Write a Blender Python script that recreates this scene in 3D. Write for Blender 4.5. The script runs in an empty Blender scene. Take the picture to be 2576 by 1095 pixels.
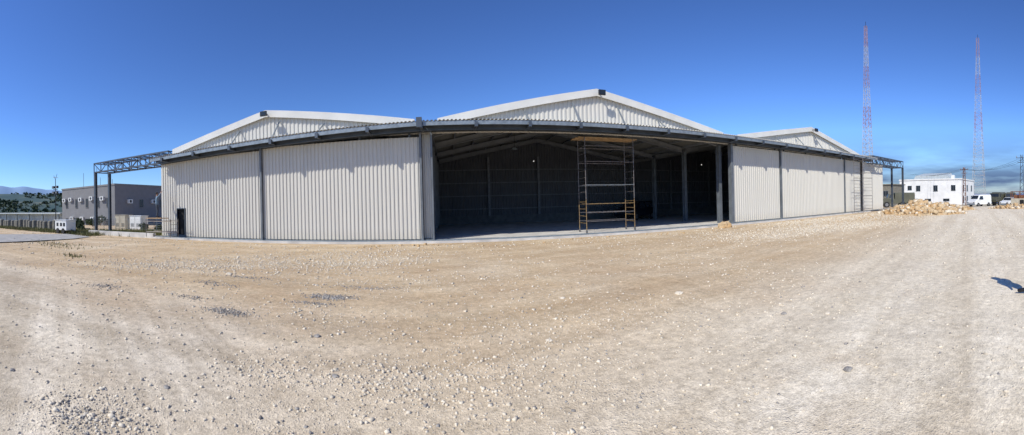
import bpy, math, random
import numpy as np
from mathutils import Vector, Matrix, noise
random.seed(4); rng=np.random.default_rng(7)
sc=bpy.context.scene
R=math.radians
sc.view_settings.view_transform='Standard'
try: sc.view_settings.look='None'
except Exception: pass
sc.view_settings.exposure=0

# ------------------------------------------------------------------ materials
def new_mat(n):
    m=bpy.data.materials.new(n); m.use_nodes=True
    return m, m.node_tree, m.node_tree.nodes['Principled BSDF']
def mat(n,col,rough=0.6,metal=0.0,var=0.12,scale=3.0,bump=0.0,bscale=40,dirt=None):
    m,nt,b=new_mat(n); N=nt.nodes; L=nt.links
    tc=N.new('ShaderNodeTexCoord'); no=N.new('ShaderNodeTexNoise')
    no.inputs['Scale'].default_value=scale; no.inputs['Detail'].default_value=6
    L.new(tc.outputs['Object'],no.inputs['Vector'])
    r=N.new('ShaderNodeValToRGB'); L.new(no.outputs['Fac'],r.inputs[0])
    c=Vector(col[:3]); d=c*(1-var*2) if dirt is None else Vector(dirt)
    r.color_ramp.elements[0].position=0.3; r.color_ramp.elements[0].color=(*d,1)
    r.color_ramp.elements[1].position=0.65; r.color_ramp.elements[1].color=(*(c*(1+var*0.5)),1)
    L.new(r.outputs[0],b.inputs['Base Color'])
    b.inputs['Roughness'].default_value=rough; b.inputs['Metallic'].default_value=metal
    if bump>0:
        n2=N.new('ShaderNodeTexNoise'); n2.inputs['Scale'].default_value=bscale; n2.inputs['Detail'].default_value=4
        L.new(tc.outputs['Object'],n2.inputs['Vector'])
        bp=N.new('ShaderNodeBump'); bp.inputs['Strength'].default_value=bump; bp.inputs['Distance'].default_value=0.02
        L.new(n2.outputs['Fac'],bp.inputs['Height']); L.new(bp.outputs[0],b.inputs['Normal'])
    return m
def clad_mat(n,col):
    m,nt,b=new_mat(n); N=nt.nodes; L=nt.links
    geo=N.new('ShaderNodeNewGeometry'); mp=N.new('ShaderNodeMapping'); mp.inputs['Scale'].default_value=(1.6,1.6,0.12)
    L.new(geo.outputs['Position'],mp.inputs[0])
    no=N.new('ShaderNodeTexNoise'); no.inputs['Scale'].default_value=1.0; no.inputs['Detail'].default_value=5
    L.new(mp.outputs[0],no.inputs['Vector'])
    r=N.new('ShaderNodeValToRGB'); L.new(no.outputs['Fac'],r.inputs[0])
    c=Vector(col)
    r.color_ramp.elements[0].position=0.25; r.color_ramp.elements[0].color=(*(c*0.92),1)
    r.color_ramp.elements[1].position=0.7; r.color_ramp.elements[1].color=(*c,1)
    sp=N.new('ShaderNodeSeparateXYZ'); L.new(geo.outputs['Position'],sp.inputs[0])
    mr=N.new('ShaderNodeMapRange'); mr.inputs[1].default_value=0.0; mr.inputs[2].default_value=0.8; mr.inputs[3].default_value=0.5; mr.inputs[4].default_value=0
    L.new(sp.outputs['Z'],mr.inputs[0])
    mx=N.new('ShaderNodeMixRGB'); L.new(mr.outputs[0],mx.inputs[0]); L.new(r.outputs[0],mx.inputs[1]); mx.inputs[2].default_value=(0.46,0.39,0.29,1)
    L.new(mx.outputs[0],b.inputs['Base Color']); b.inputs['Roughness'].default_value=0.5
    return m
M={}
M['clad']=clad_mat('ribbed_cladding',(0.59,0.565,0.50))
M['trim']=mat('white_trim',(0.66,0.64,0.58),0.4,var=0.05,scale=1)
M['steel']=mat('blue_grey_steel',(0.085,0.10,0.12),0.45,0.3,var=0.15,scale=2)
M['post']=mat('grey_door_post',(0.14,0.155,0.17),0.5,0.1,var=0.15,scale=2)
M['steel_in']=mat('inner_steel',(0.20,0.21,0.22),0.7,0.0,var=0.1,scale=2)
M['galv']=mat('galvanised_steel',(0.28,0.31,0.32),0.4,0.4,var=0.15,scale=5)
M['girt']=mat('dull_girt_steel',(0.16,0.17,0.185),0.6,0.1,var=0.15,scale=5)
M['inner']=mat('inner_cladding_shaded',(0.085,0.09,0.10),0.7,var=0.1,scale=1)  # interior shade painted in as dark grey on what is likely white cladding
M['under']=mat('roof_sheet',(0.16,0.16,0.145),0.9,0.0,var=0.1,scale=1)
M['slab']=mat('concrete',(0.60,0.57,0.52),0.85,var=0.14,scale=1.2,bump=0.3)
M['plinth']=mat('dark_block_plinth',(0.12,0.12,0.12),0.9,var=0.15,scale=3)
M['concrete']=mat('weathered_concrete',(0.22,0.20,0.155),0.9,var=0.2,scale=4,bump=0.5)
M['grey']=mat('grey_render',(0.20,0.20,0.205),0.85,var=0.05,scale=1.5)
M['white']=mat('white_render',(0.80,0.78,0.74),0.8,var=0.07,scale=0.6)
M['whitep']=mat('white_paint',(0.72,0.72,0.69),0.3,var=0.04,scale=2)
M['palemetal']=mat('pale_shed_metal',(0.42,0.46,0.46),0.6,0.0,var=0.1,scale=2)
M['glass']=mat('dark_glass',(0.02,0.025,0.03),0.25,var=0.1)
M['dark']=mat('dark_void',(0.008,0.008,0.009),0.9,var=0.1)
M['rust']=mat('rusty_steel',(0.22,0.09,0.045),0.8,0.2,var=0.25,scale=8)
M['yel']=mat('ochre_scaffold_paint',(0.28,0.185,0.07),0.6,0.1,var=0.3,scale=6,dirt=(0.13,0.085,0.06))
M['tube']=mat('scaffold_tube',(0.20,0.19,0.185),0.55,0.4,var=0.3,scale=7,dirt=(0.11,0.085,0.075))
M['wood']=mat('plank_wood',(0.42,0.27,0.13),0.8,var=0.2,scale=5)
M['redp']=mat('faded_red_paint',(0.38,0.22,0.19),0.6,var=0.15,scale=0.3)
M['towerw']=mat('tower_white_paint',(0.46,0.44,0.42),0.6,var=0.1,scale=0.3)
M['olive']=mat('olive_paint',(0.085,0.085,0.055),0.6,var=0.15,scale=1)
M['navy']=mat('dark_car_paint',(0.012,0.015,0.022),0.35,0.1,var=0.05)
M['tyre']=mat('tyre_rubber',(0.02,0.02,0.02),0.9,var=0.1)
M['hub']=mat('wheel_metal',(0.22,0.22,0.22),0.5,0.6,var=0.1)
M['beige']=mat('beige_metal',(0.45,0.40,0.30),0.5,var=0.1)
M['skin']=mat('skin',(0.35,0.19,0.12),0.6,var=0.05)
M['shirt']=mat('blue_shirt',(0.13,0.20,0.27),0.9,var=0.15,scale=12)
M['jeans']=mat('dark_trousers',(0.045,0.055,0.075),0.9,var=0.15,scale=12)
M['black']=mat('black_leather',(0.015,0.015,0.018),0.5,var=0.1)
M['hair']=mat('dark_hair',(0.02,0.015,0.012),0.8,var=0.2,scale=30)
M['cable']=mat('black_cable',(0.02,0.02,0.02),0.7)
M['grassm']=mat('dry_grass',(0.12,0.14,0.04),0.9,var=0.25,scale=2,dirt=(0.18,0.15,0.07))
M['leaf']=mat('foliage',(0.055,0.08,0.03),0.9,var=0.3,scale=0.15)
M['stone_p']=mat('pale_stone',(0.66,0.585,0.46),0.9,var=0.2,scale=6,dirt=(0.47,0.40,0.30))
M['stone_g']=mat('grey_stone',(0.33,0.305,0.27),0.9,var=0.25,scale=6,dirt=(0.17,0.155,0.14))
M['stone_o']=mat('ochre_stone',(0.40,0.245,0.105),0.95,var=0.25,scale=1.5,dirt=(0.52,0.41,0.26))
M['asphalt']=mat('worn_asphalt',(0.38,0.36,0.33),0.95,var=0.15,scale=2,bump=0.4)
m,nt,b=new_mat('lit_lamp'); b.inputs['Emission Color'].default_value=(1,0.97,0.9,1); b.inputs['Emission Strength'].default_value=0.9; M['lamp']=m

# ------------------------------------------------------------------ mesh builder
class MB:
    def __init__(s): s.v=[]; s.f=[]; s.mi=[]; s.cur=0
    def add(s,vs,fs):
        n=len(s.v); s.v+= [tuple(p) for p in vs]; s.f+=[tuple(i+n for i in f) for f in fs]; s.mi+=[s.cur]*len(fs); return s
    def box(s,x0,x1,y0,y1,z0,z1):
        return s.add([(x0,y0,z0),(x1,y0,z0),(x1,y1,z0),(x0,y1,z0),(x0,y0,z1),(x1,y0,z1),(x1,y1,z1),(x0,y1,z1)],
          [(3,2,1,0),(4,5,6,7),(0,1,5,4),(1,2,6,5),(2,3,7,6),(3,0,4,7)])
    def beam(s,a,b,w,h=None,up=(0,0,1)):
        h=h or w; a=Vector(a); b=Vector(b); d=(b-a).normalized(); up=Vector(up)
        if abs(d.dot(up))>0.98: up=Vector((0,1,0))
        sd=d.cross(up).normalized(); u=sd.cross(d).normalized(); vs=[]
        for p in (a,b):
            for i,j in ((-1,-1),(1,-1),(1,1),(-1,1)): vs.append(p+sd*(i*w/2)+u*(j*h/2))
        return s.add(vs,[(0,1,2,3),(7,6,5,4),(0,4,5,1),(1,5,6,2),(2,6,7,3),(3,7,4,0)])
    def ibeam(s,a,b,w,h,t=0.03,up=(0,0,1)):
        a=Vector(a); b=Vector(b); d=(b-a).normalized(); U=Vector(up)
        if abs(d.dot(U))>0.98: U=Vector((0,1,0))
        sd=d.cross(U).normalized(); u=sd.cross(d).normalized()
        s.beam(a+u*(h/2-t/2),b+u*(h/2-t/2),w,t,up); s.beam(a-u*(h/2-t/2),b-u*(h/2-t/2),w,t,up); s.beam(a,b,t,h-2*t,up); return s
    def cyl(s,a,b,r,n=8,r2=None):
        a=Vector(a); b=Vector(b); r2=r if r2 is None else r2; d=(b-a).normalized()
        up=Vector((0,0,1)) if abs(d.z)<0.95 else Vector((1,0,0)); x=d.cross(up).normalized(); y=d.cross(x); vs=[]
        for p,q in ((a,r),(b,r2)):
            for i in range(n):
                t=2*math.pi*i/n; vs.append(p+x*math.cos(t)*q+y*math.sin(t)*q)
        fs=[(i,(i+1)%n,n+(i+1)%n,n+i) for i in range(n)]+[tuple(range(n))[::-1],tuple(range(n,2*n))]
        return s.add(vs,fs)
    def sheet(s,u0,u1,pitch,dep,v0,v1,f):
        V0=v0 if callable(v0) else (lambda u:v0); V1=v1 if callable(v1) else (lambda u:v1)
        us=[]; u=u0
        while u<u1-1e-6:
            for k,o in ((0,0),(0.42,0),(0.52,1),(0.90,1)):
                uu=u+k*pitch
                if uu<u1: us.append((uu,o*dep))
            u+=pitch
        us.append((u1,0)); vs=[]
        for uu,o in us: vs+= [f(uu,V0(uu),o),f(uu,V1(uu),o)]
        return s.add(vs,[(2*i,2*i+2,2*i+3,2*i+1) for i in range(len(us)-1)])
    def obj(s,name,mats,parent=None,org=None,smooth=False,bevel=0):
        me=bpy.data.meshes.new(name); o=Vector(org) if org is not None else (parent.location.copy() if parent else Vector((0,0,0)))
        me.from_pydata([(p[0]-o.x,p[1]-o.y,p[2]-o.z) for p in s.v],[],s.f)
        if not isinstance(mats,(list,tuple)): mats=[mats]
        for m_ in mats: me.materials.append(M[m_] if isinstance(m_,str) else m_)
        me.polygons.foreach_set('material_index',s.mi)
        if smooth: me.polygons.foreach_set('use_smooth',[True]*len(s.f))
        me.update(); ob=bpy.data.objects.new(name,me); sc.collection.objects.link(ob)
        if parent: ob.parent=parent
        else: ob.location=o
        if bevel:
            b_=ob.modifiers.new('bevel','BEVEL'); b_.width=bevel; b_.segments=2
        return ob
def sub(mb,name,mats,part,root,**k):
    ob=mb.obj(name,mats,None,org=root.location,**k); ob.location=(0,0,0); ob.parent=part; return ob
def thing(name,label,cat,loc=(0,0,0),group=None):
    e=bpy.data.objects.new(name,None); e.empty_display_size=0.3; e.location=loc; sc.collection.objects.link(e)
    e["label"]=label; e["category"]=cat
    if group: e["group"]=group
    return e
def tag(o,label,cat,group=None):
    o["label"]=label; o["category"]=cat
    if group: o["group"]=group
    return o
def clone(o,loc,rot=None,parent=None):
    c=o.copy(); sc.collection.objects.link(c)
    if parent is None:
        c.location=loc
        if rot is not None: c.rotation_euler=(0,0,rot)
    else: c.parent=parent
    for ch in list(o.children):
        clone(ch,None,None,c)
    return c

# ------------------------------------------------------------------ ground
def gh(x,y):
    r=math.hypot(x,y)
    h=-1.0*(max(0,r-42)/58)**1.3
    inb=(-27.5<x<48 and 18.6<y<36)
    if not inb:
        k=min(1,max(0,(r-1.0)/4))
        h+=0.05*k*noise.noise(Vector((x*0.22,y*0.22,1.3)))+0.022*noise.noise(Vector((x*0.9,y*0.9,4)))
    else: h-=0.02
    return h
def polar_grid(name,rs,azs,hf,matl):
    vs=[];fs=[];n=len(azs)
    for r in rs:
        for a in azs:
            x=r*math.sin(a); y=r*math.cos(a); vs.append((x,y,hf(x,y,r,a)))
    for i in range(len(rs)-1):
        for j in range(n-1):
            fs.append((i*n+j,i*n+j+1,(i+1)*n+j+1,(i+1)*n+j))
    me=bpy.data.meshes.new(name); me.from_pydata(vs,[],fs); me.materials.append(matl)
    me.polygons.foreach_set('use_smooth',[True]*len(fs)); me.update()
    if me.polygons[len(fs)//2].normal.z<0: me.flip_normals()
    o=bpy.data.objects.new(name,me); sc.collection.objects.link(o); o["kind"]="structure"; return o

def ground_material():
    m,nt,b=new_mat('gravel_yard'); N=nt.nodes; L=nt.links
    geo=N.new('ShaderNodeNewGeometry'); P=geo.outputs['Position']
    def noi(sc_,det=6,rough=0.6,src=P):
        n=N.new('ShaderNodeTexNoise'); n.inputs['Scale'].default_value=sc_; n.inputs['Detail'].default_value=det; n.inputs['Roughness'].default_value=rough
        L.new(src,n.inputs['Vector']); return n.outputs['Fac']
    def ramp(fac,p0,c0,p1,c1):
        r=N.new('ShaderNodeValToRGB'); L.new(fac,r.inputs[0]); e=r.color_ramp.elements
        e[0].position=p0; e[0].color=(*c0,1) if len(c0)==3 else c0; e[1].position=p1; e[1].color=(*c1,1); return r.outputs[0]
    def mix(f,a,c,mode='MIX'):
        x=N.new('ShaderNodeMixRGB'); x.blend_type=mode
        for i,s in ((0,f),(1,a),(2,c)):
            if hasattr(s,'links') : L.new(s,x.inputs[i])
            elif isinstance(s,(int,float)): x.inputs[i].default_value=s
            else: x.inputs[i].default_value=(*s,1)
        return x.outputs[0]
    def math_(op,a,c=None,clamp=False):
        x=N.new('ShaderNodeMath'); x.operation=op; x.use_clamp=clamp
        for i,s in ((0,a),(1,c)):
            if s is None: continue
            if hasattr(s,'links'): L.new(s,x.inputs[i])
            else: x.inputs[i].default_value=s
        return x.outputs[0]
    def streak(rot,along,across):
        mp=N.new('ShaderNodeMapping'); mp.vector_type='POINT'
        r0=N.new('ShaderNodeVectorRotate'); r0.rotation_type='Z_AXIS'; r0.inputs['Angle'].default_value=rot
        L.new(P,r0.inputs['Vector']); L.new(r0.outputs[0],mp.inputs[0]); mp.inputs['Scale'].default_value=(along,across,1)
        return noi(1.0,4,0.6,mp.outputs[0])
    big=noi(0.13,5); mid=noi(0.7,7,0.65); fine=noi(9,5,0.7); vf=noi(45,3,0.7)
    tan=ramp(mid,0.35,(0.60,0.455,0.285),0.68,(0.68,0.555,0.385))
    pale=ramp(mid,0.35,(0.74,0.65,0.50),0.7,(0.80,0.72,0.58))
    grey=ramp(mid,0.35,(0.58,0.505,0.405),0.7,(0.75,0.67,0.55))
    sp=N.new('ShaderNodeSeparateXYZ'); L.new(P,sp.inputs[0]); X=sp.outputs['X']; Y=sp.outputs['Y']
    wob=math_('MULTIPLY',math_('SUBTRACT',mid,0.5),5.0)
    lat=math_('ADD',math_('SUBTRACT',Y,math_('MULTIPLY',X,0.20)),wob)
    rd=math_('MULTIPLY',ramp(math_('MULTIPLY',lat,0.1),0.22,(1,1,1),0.55,(0,0,0)),ramp(math_('MULTIPLY',math_('ADD',X,wob),0.1),0.0,(0,0,0),0.4,(1,1,1)))
    col=mix(rd,tan,pale)
    lg=math_('MULTIPLY',ramp(math_('MULTIPLY',math_('ADD',Y,wob),0.1),0.40,(1,1,1),0.75,(0,0,0)),ramp(math_('MULTIPLY',math_('ADD',X,wob),-0.1),0.0,(0,0,0),0.35,(1,1,1)))
    col=mix(lg,col,grey)
    nr=ramp(math_('MULTIPLY',math_('ADD',Y,wob),0.1),0.30,(1,1,1),0.60,(0,0,0))
    col=mix(math_('MULTIPLY',nr,0.5),col,pale)
    col=mix(ramp(big,0.52,(0,0,0),0.70,(0.45,0.45,0.45)),col,pale)
    col=mix(0.85,col,ramp(streak(R(-11),0.04,0.9),0.36,(0.84,0.81,0.77),0.60,(1.06,1.06,1.06)),'MULTIPLY')
    col=mix(math_('MULTIPLY',lg,0.85),col,mix(1.0,col,ramp(streak(R(32),0.05,1.4),0.40,(0.78,0.75,0.71),0.56,(1.10,1.10,1.10)),'MULTIPLY'))
    cen=math_('MULTIPLY',ramp(math_('MULTIPLY',math_('ADD',Y,wob),0.1),0.35,(0,0,0),0.65,(1,1,1)),ramp(math_('MULTIPLY',math_('ADD',X,wob),0.05),0.1,(1,1,1),0.7,(0.25,0.25,0.25)))
    col=mix(math_('MULTIPLY',cen,ramp(noi(0.33,8,0.7),0.44,(0,0,0),0.64,(0.65,0.65,0.65))),col,(0.46,0.32,0.19))
    col=mix(ramp(noi(0.6,8,0.7,P),0.56,(0,0,0),0.74,(0.4,0.4,0.4)),col,(0.47,0.36,0.25))
    col=mix(0.75,col,ramp(noi(2.6,7,0.75),0.34,(0.82,0.80,0.77),0.66,(1.14,1.14,1.14)),'MULTIPLY')
    col=mix(0.75,col,ramp(fine,0.3,(0.66,0.65,0.63),0.7,(1.24,1.24,1.23)),'MULTIPLY')
    col=mix(0.6,col,ramp(vf,0.33,(0.62,0.60,0.58),0.66,(1.27,1.27,1.27)),'MULTIPLY')
    vo=N.new('ShaderNodeTexVoronoi'); vo.inputs['Scale'].default_value=22; L.new(P,vo.inputs['Vector'])
    vo2=N.new('ShaderNodeTexVoronoi'); vo2.inputs['Scale'].default_value=60; L.new(P,vo2.inputs['Vector'])
    peb=ramp(vo.outputs['Distance'],0.10,(1,1,1),0.34,(0,0,0))
    pm=ramp(noi(0.9,4),0.46,(0,0,0),0.66,(1,1,1))
    pc=N.new('ShaderNodeSeparateColor'); L.new(vo.outputs['Color'],pc.inputs[0])
    pcol=ramp(pc.outputs[0],0.2,(0.42,0.36,0.29),0.8,(0.78,0.70,0.58))
    col=mix(math_('MULTIPLY',math_('MULTIPLY',peb,pm),0.7),col,pcol)
    ln=N.new('ShaderNodeVectorMath'); ln.operation='LENGTH'; L.new(P,ln.inputs[0])
    far=ramp(math_('MULTIPLY',ln.outputs['Value'],0.01),0.55,(0,0,0),0.95,(1,1,1))
    col=mix(math_('MULTIPLY',far,ramp(noi(0.08,6),0.4,(0,0,0),0.6,(1,1,1))),col,(0.14,0.13,0.06))
    L.new(col,b.inputs['Base Color']); b.inputs['Roughness'].default_value=0.95; b.inputs['Specular IOR Level'].default_value=0.2
    h=math_('ADD',math_('MULTIPLY',fine,0.5),math_('MULTIPLY',vf,0.25))
    h=math_('ADD',h,math_('MULTIPLY',math_('MULTIPLY',peb,pm),0.4))
    h=math_('ADD',h,math_('MULTIPLY',ramp(vo2.outputs['Distance'],0.1,(1,1,1),0.5,(0,0,0)),0.15))
    h=math_('ADD',h,math_('MULTIPLY',noi(2.5,6,0.7),0.9))
    bp=N.new('ShaderNodeBump'); bp.inputs['Strength'].default_value=0.85; bp.inputs['Distance'].default_value=0.034
    L.new(h,bp.inputs['Height']); L.new(bp.outputs[0],b.inputs['Normal'])
    return m
rs=[0.0]
while rs[-1]<132: rs.append(rs[-1]+max(0.25,rs[-1]*0.025))
azs=[R(a) for a in np.linspace(-180,180,361)]
polar_grid('ground',rs,azs,lambda x,y,r,a:gh(x,y),ground_material())

def hill_mat():
    m,nt,b=new_mat('hazed_scrub_hillside'); N=nt.nodes; L=nt.links
    geo=N.new('ShaderNodeNewGeometry')
    n1=N.new('ShaderNodeTexNoise'); n1.inputs['Scale'].default_value=0.02; n1.inputs['Detail'].default_value=9; n1.inputs['Roughness'].default_value=0.7
    L.new(geo.outputs['Position'],n1.inputs['Vector'])
    r=N.new('ShaderNodeValToRGB'); L.new(n1.outputs['Fac'],r.inputs[0]); e=r.color_ramp.elements
    e[0].position=0.40; e[0].color=(0.035,0.06,0.03,1); e[1].position=0.66; e[1].color=(0.20,0.18,0.11,1)
    x=e.new(0.55); x.color=(0.07,0.09,0.045,1)
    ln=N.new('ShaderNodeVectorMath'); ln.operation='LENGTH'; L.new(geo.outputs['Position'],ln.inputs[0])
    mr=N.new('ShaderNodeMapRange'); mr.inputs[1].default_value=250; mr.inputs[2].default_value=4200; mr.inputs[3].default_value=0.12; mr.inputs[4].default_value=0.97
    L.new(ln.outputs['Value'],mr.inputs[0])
    mx=N.new('ShaderNodeMixRGB'); L.new(mr.outputs[0],mx.inputs[0]); L.new(r.outputs[0],mx.inputs[1]); mx.inputs[2].default_value=(0.26,0.38,0.56,1)  # aerial haze painted into the hill colour, stronger with distance
    L.new(mx.outputs[0],b.inputs['Base Color']); b.inputs['Roughness'].default_value=1; b.inputs['Specular IOR Level'].default_value=0
    return m
def hillh(x,y,r,a):
    d=math.degrees(a)
    left=max(0,min(1,(-25-d)/12))*max(0,min(1,(d+130)/15))
    h=-1.9-max(0,r-130)*0.14
    h=max(h,-90)
    n=noise.noise(Vector((x*0.004,y*0.004,0)))+0.5*noise.noise(Vector((x*0.012,y*0.012,3)))
    t=min(1,max(0,(r-230)/380)); t=t*t*(3-2*t)
    top=-16+t*(43+10*n)
    if r>640: top-= min(1,(r-640)/700)*50
    t2=min(1,max(0,(r-2200)/2200)); t2=t2*t2*(3-2*t2)
    mt=t2*(285+70*noise.noise(Vector((d*0.12,0.3,7)))+25*noise.noise(Vector((d*0.6,0.3,2)))+ (-(d+66)*5.0))
    if r>4500: mt-= (r-4500)*0.1
    hl=max(h,-16) if r<230 else max(top,mt-40*(1-t2)) if r>1500 else top
    return h*(1-left)+hl*left -0.25
rs=[126.0]
while rs[-1]<7000: rs.append(rs[-1]*1.045)
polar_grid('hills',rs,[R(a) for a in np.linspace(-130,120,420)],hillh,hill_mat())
m,nt,b=new_mat('hazy_sea_water'); b.inputs['Base Color'].default_value=(0.09,0.13,0.25,1); b.inputs['Roughness'].default_value=0.8; M['sea']=m  # haze over the sea is put into its base colour
w_=MB().add([(-40000,-40000,-70),(40000,-40000,-70),(40000,40000,-70),(-40000,40000,-70)],[(0,1,2,3)]).obj('water','sea'); w_["kind"]="structure"

pts=[(-22.6,-4),(-22.2,6),(-22.3,14.6),(-23.6,17.0),(-27.5,17.4),(-30.5,13),(-34,5),(-38,-4)]
rd=MB(); rd.add([(x,y,gh(x,y)+0.05) for x,y in pts],[tuple(range(len(pts)))]); o=rd.obj('road','asphalt'); o["kind"]="structure"

# ------------------------------------------------------------------ loose stones (numpy)
def stones(name,pos,size,matl,label=None,flat=0.62,elong=1.0):
    n=len(pos)
    base=np.array([(-1,-1,-1),(1,-1,-1),(1,1,-1),(-1,1,-1),(-.7,-.7,1),(.7,-.7,1),(.7,.7,1),(-.7,.7,1)],float)
    v=base[None]*0.5+rng.uniform(-0.22,0.22,(n,8,3))
    sc3=np.stack([size*rng.uniform(.75,1.25,n)*elong,size*rng.uniform(.75,1.25,n),size*flat*rng.uniform(.7,1.2,n)],1)
    v=v*sc3[:,None,:]
    th=rng.uniform(0,2*math.pi,n); c,s=np.cos(th)[:,None],np.sin(th)[:,None]
    tilt=rng.uniform(-.5,.5,n)[:,None]
    z=v[:,:,2]+v[:,:,0]*tilt*0.5
    x=v[:,:,0]*c-v[:,:,1]*s; y=v[:,:,0]*s+v[:,:,1]*c
    V=np.stack([x+pos[:,0:1],y+pos[:,1:2],z+pos[:,2:3]+size[:,None]*flat*0.22],2).reshape(-1,3)
    q=np.array([(3,2,1,0),(4,5,6,7),(0,1,5,4),(1,2,6,5),(2,3,7,6),(3,0,4,7)])
    F=(q[None]+np.arange(n)[:,None,None]*8).reshape(-1,4)
    me=bpy.data.meshes.new(name); me.vertices.add(len(V)); me.vertices.foreach_set('co',V.ravel())
    me.loops.add(F.size); me.loops.foreach_set('vertex_index',F.ravel().astype(np.int32))
    me.polygons.add(len(F)); me.polygons.foreach_set('loop_start',np.arange(0,F.size,4,dtype=np.int32))
    me.update(calc_edges=True); me.validate(); me.materials.append(M[matl])
    o=bpy.data.objects.new(name,me); sc.collection.objects.link(o); o["kind"]="stuff"; return o
def scatter(n,fn):
    P=fn(n); P=P[(P[:,1]<18.3)|(P[:,0]<-28)|(P[:,0]>50)]
    return np.array([(x,y,gh(x,y)) for x,y in P])
def fan(n,r0=1.8,r1=45,p=0.75):
    r=r0+(r1-r0)*rng.uniform(0,1,n)**(1/p*1.3); a=np.radians(rng.uniform(-75,95,n)); q=np.stack([r*np.sin(a),r*np.cos(a)],1)
    keep=[noise.noise(Vector((x*.35,y*.35,5)))+.5*noise.noise(Vector((x*1.3,y*1.3,8)))>rng.uniform(-.7,.35)+(.3 if (x>2 and y<.2*x+2) else 0) for x,y in q]
    return q[np.array(keep)]
def blob(cx,cy,sx,sy,n,rot=0):
    p=rng.normal(0,1,(n,2))*[sx,sy]; c,s=math.cos(rot),math.sin(rot)
    return np.stack([cx+p[:,0]*c-p[:,1]*s,cy+p[:,0]*s+p[:,1]*c],1)
def band(x0,y0,x1,y1,w,n):
    t=rng.uniform(0,1,n)[:,None]; p=np.array([[x0,y0]])*(1-t)+np.array([[x1,y1]])*t+rng.normal(0,w,(n,2)); return p
def sizes(n,lo,hi,k=3.2): return lo+(hi-lo)*rng.uniform(0,1,n)**k*rng.uniform(0.2,1,n)
pale=[scatter(42000,lambda n:fan(n))]
pale+=[scatter(c[4],lambda n:blob(c[0],c[1],c[2],c[3],n)) for c in [(-.66,4.2,.5,.3,1100),(-2.2,4.05,.35,.2,500),(.6,4.3,.7,.4,800),(-3.0,2.2,.4,.3,900),(1.2,5.5,1.2,.5,600),(-3,6.4,1.5,.5,700),(4,5,1.5,.8,400),(-1.2,9.5,2,.6,700)]]
pale+=[scatter(5200,lambda n:band(-11,8.5,-1.5,13.6,0.8,n)),scatter(2600,lambda n:band(-9.5,11,-2,16,1.1,n)),scatter(6000,lambda n:band(12,13.6,24,11.5,1.3,n)),scatter(2600,lambda n:band(20,13,34,12.5,2,n)),scatter(5000,lambda n:band(19,16.5,38,16.0,1.2,n)),scatter(900,lambda n:band(-18,17.3,17,17.8,0.7,n))]
pale=np.concatenate(pale); d=np.hypot(pale[:,0],pale[:,1])
stones('gravel',pale,sizes(len(pale),0.008,0.05)*(1+np.clip(d-5,0,20)*0.07),'stone_p')
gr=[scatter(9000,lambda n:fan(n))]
gr+=[scatter(c[4],lambda n:blob(c[0],c[1],c[2],c[3],n)) for c in [(-2.6,7.85,.26,.12,1300),(-4,6,.26,.11,800),(-7.75,6.1,.4,.2,350),(-5.7,8,.35,.15,250),(-3.0,2.1,.28,.2,500),(-1.9,8.9,.45,.1,300),(-5.6,9.2,.45,.1,250),(-2.7,7.2,.25,.08,250),(-5.4,6.5,.3,.1,200)]]  # dark clusters among the grey stones stand in for shadows of holes
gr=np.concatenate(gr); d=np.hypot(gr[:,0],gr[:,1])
stones('grey_gravel_hole_shade',gr,sizes(len(gr),0.008,0.045)*(1+np.clip(d-5,0,20)*0.04),'stone_g')
oc=np.concatenate([scatter(1800,lambda n:band(24,15,44,12.5,1.8,n)),scatter(300,lambda n:band(-4,18,16,18,.5,n))])
stones('ochre_gravel',oc,sizes(len(oc),0.02,0.16),'stone_o')

def rock(x,y,r,matl,label,seed=0,sq=0.7):
    rr=random.Random(seed); mb=MB(); n=10; rings=[(-0.6,0.8),(-0.1,1.0),(0.4,0.82),(0.75,0.45)]
    vs=[]
    for zz,q in rings:
        for i in range(n):
            t=2*math.pi*i/n; k=r*q*rr.uniform(.75,1.2); vs.append((x+math.cos(t)*k*1.2,y+math.sin(t)*k,gh(x,y)+r*sq*(zz+0.3)*rr.uniform(.85,1.15)))
    vs.append((x,y,gh(x,y)+r*sq*1.1))
    fs=[(j*n+i,j*n+(i+1)%n,(j+1)*n+(i+1)%n,(j+1)*n+i) for j in range(3) for i in range(n)]+[(3*n+i,3*n+(i+1)%n,4*n) for i in range(n)]
    mb.add(vs,fs); o=mb.obj('rock',matl,org=(x,y,gh(x,y))); tag(o,label,'rock',None); return o
rock(16.2,18.3,0.42,'stone_o','ochre limestone boulder on gravel beside the hangar sill',1,0.8)
rock(15.7,18.0,0.22,'stone_o','small ochre stone leaning by a larger boulder',2)
for i,(x,y,r,mm) in enumerate([(4.3,6.3,.08,'stone_p'),(1.35,5.2,.045,'stone_p'),(-1.35,4.2,.04,'stone_g'),(-2.9,3.1,.035,'stone_g'),(2.2,7.3,.05,'stone_p'),(5.2,3.4,.05,'stone_p'),(-2.0,5.4,.05,'stone_g'),(-4.4,1.95,.035,'stone_g'),(-6.2,9.4,.08,'stone_p'),(4.8,4.0,.05,'stone_g'),(.5,2.9,.035,'stone_p'),(3.6,2.1,.05,'stone_g')]):
    tag(rock(x,y,r,mm,'',10+i,0.6),('pale' if mm=='stone_p' else 'dark grey')+' loose stone lying on the gravel yard','stone','loose stones on the yard')

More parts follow.
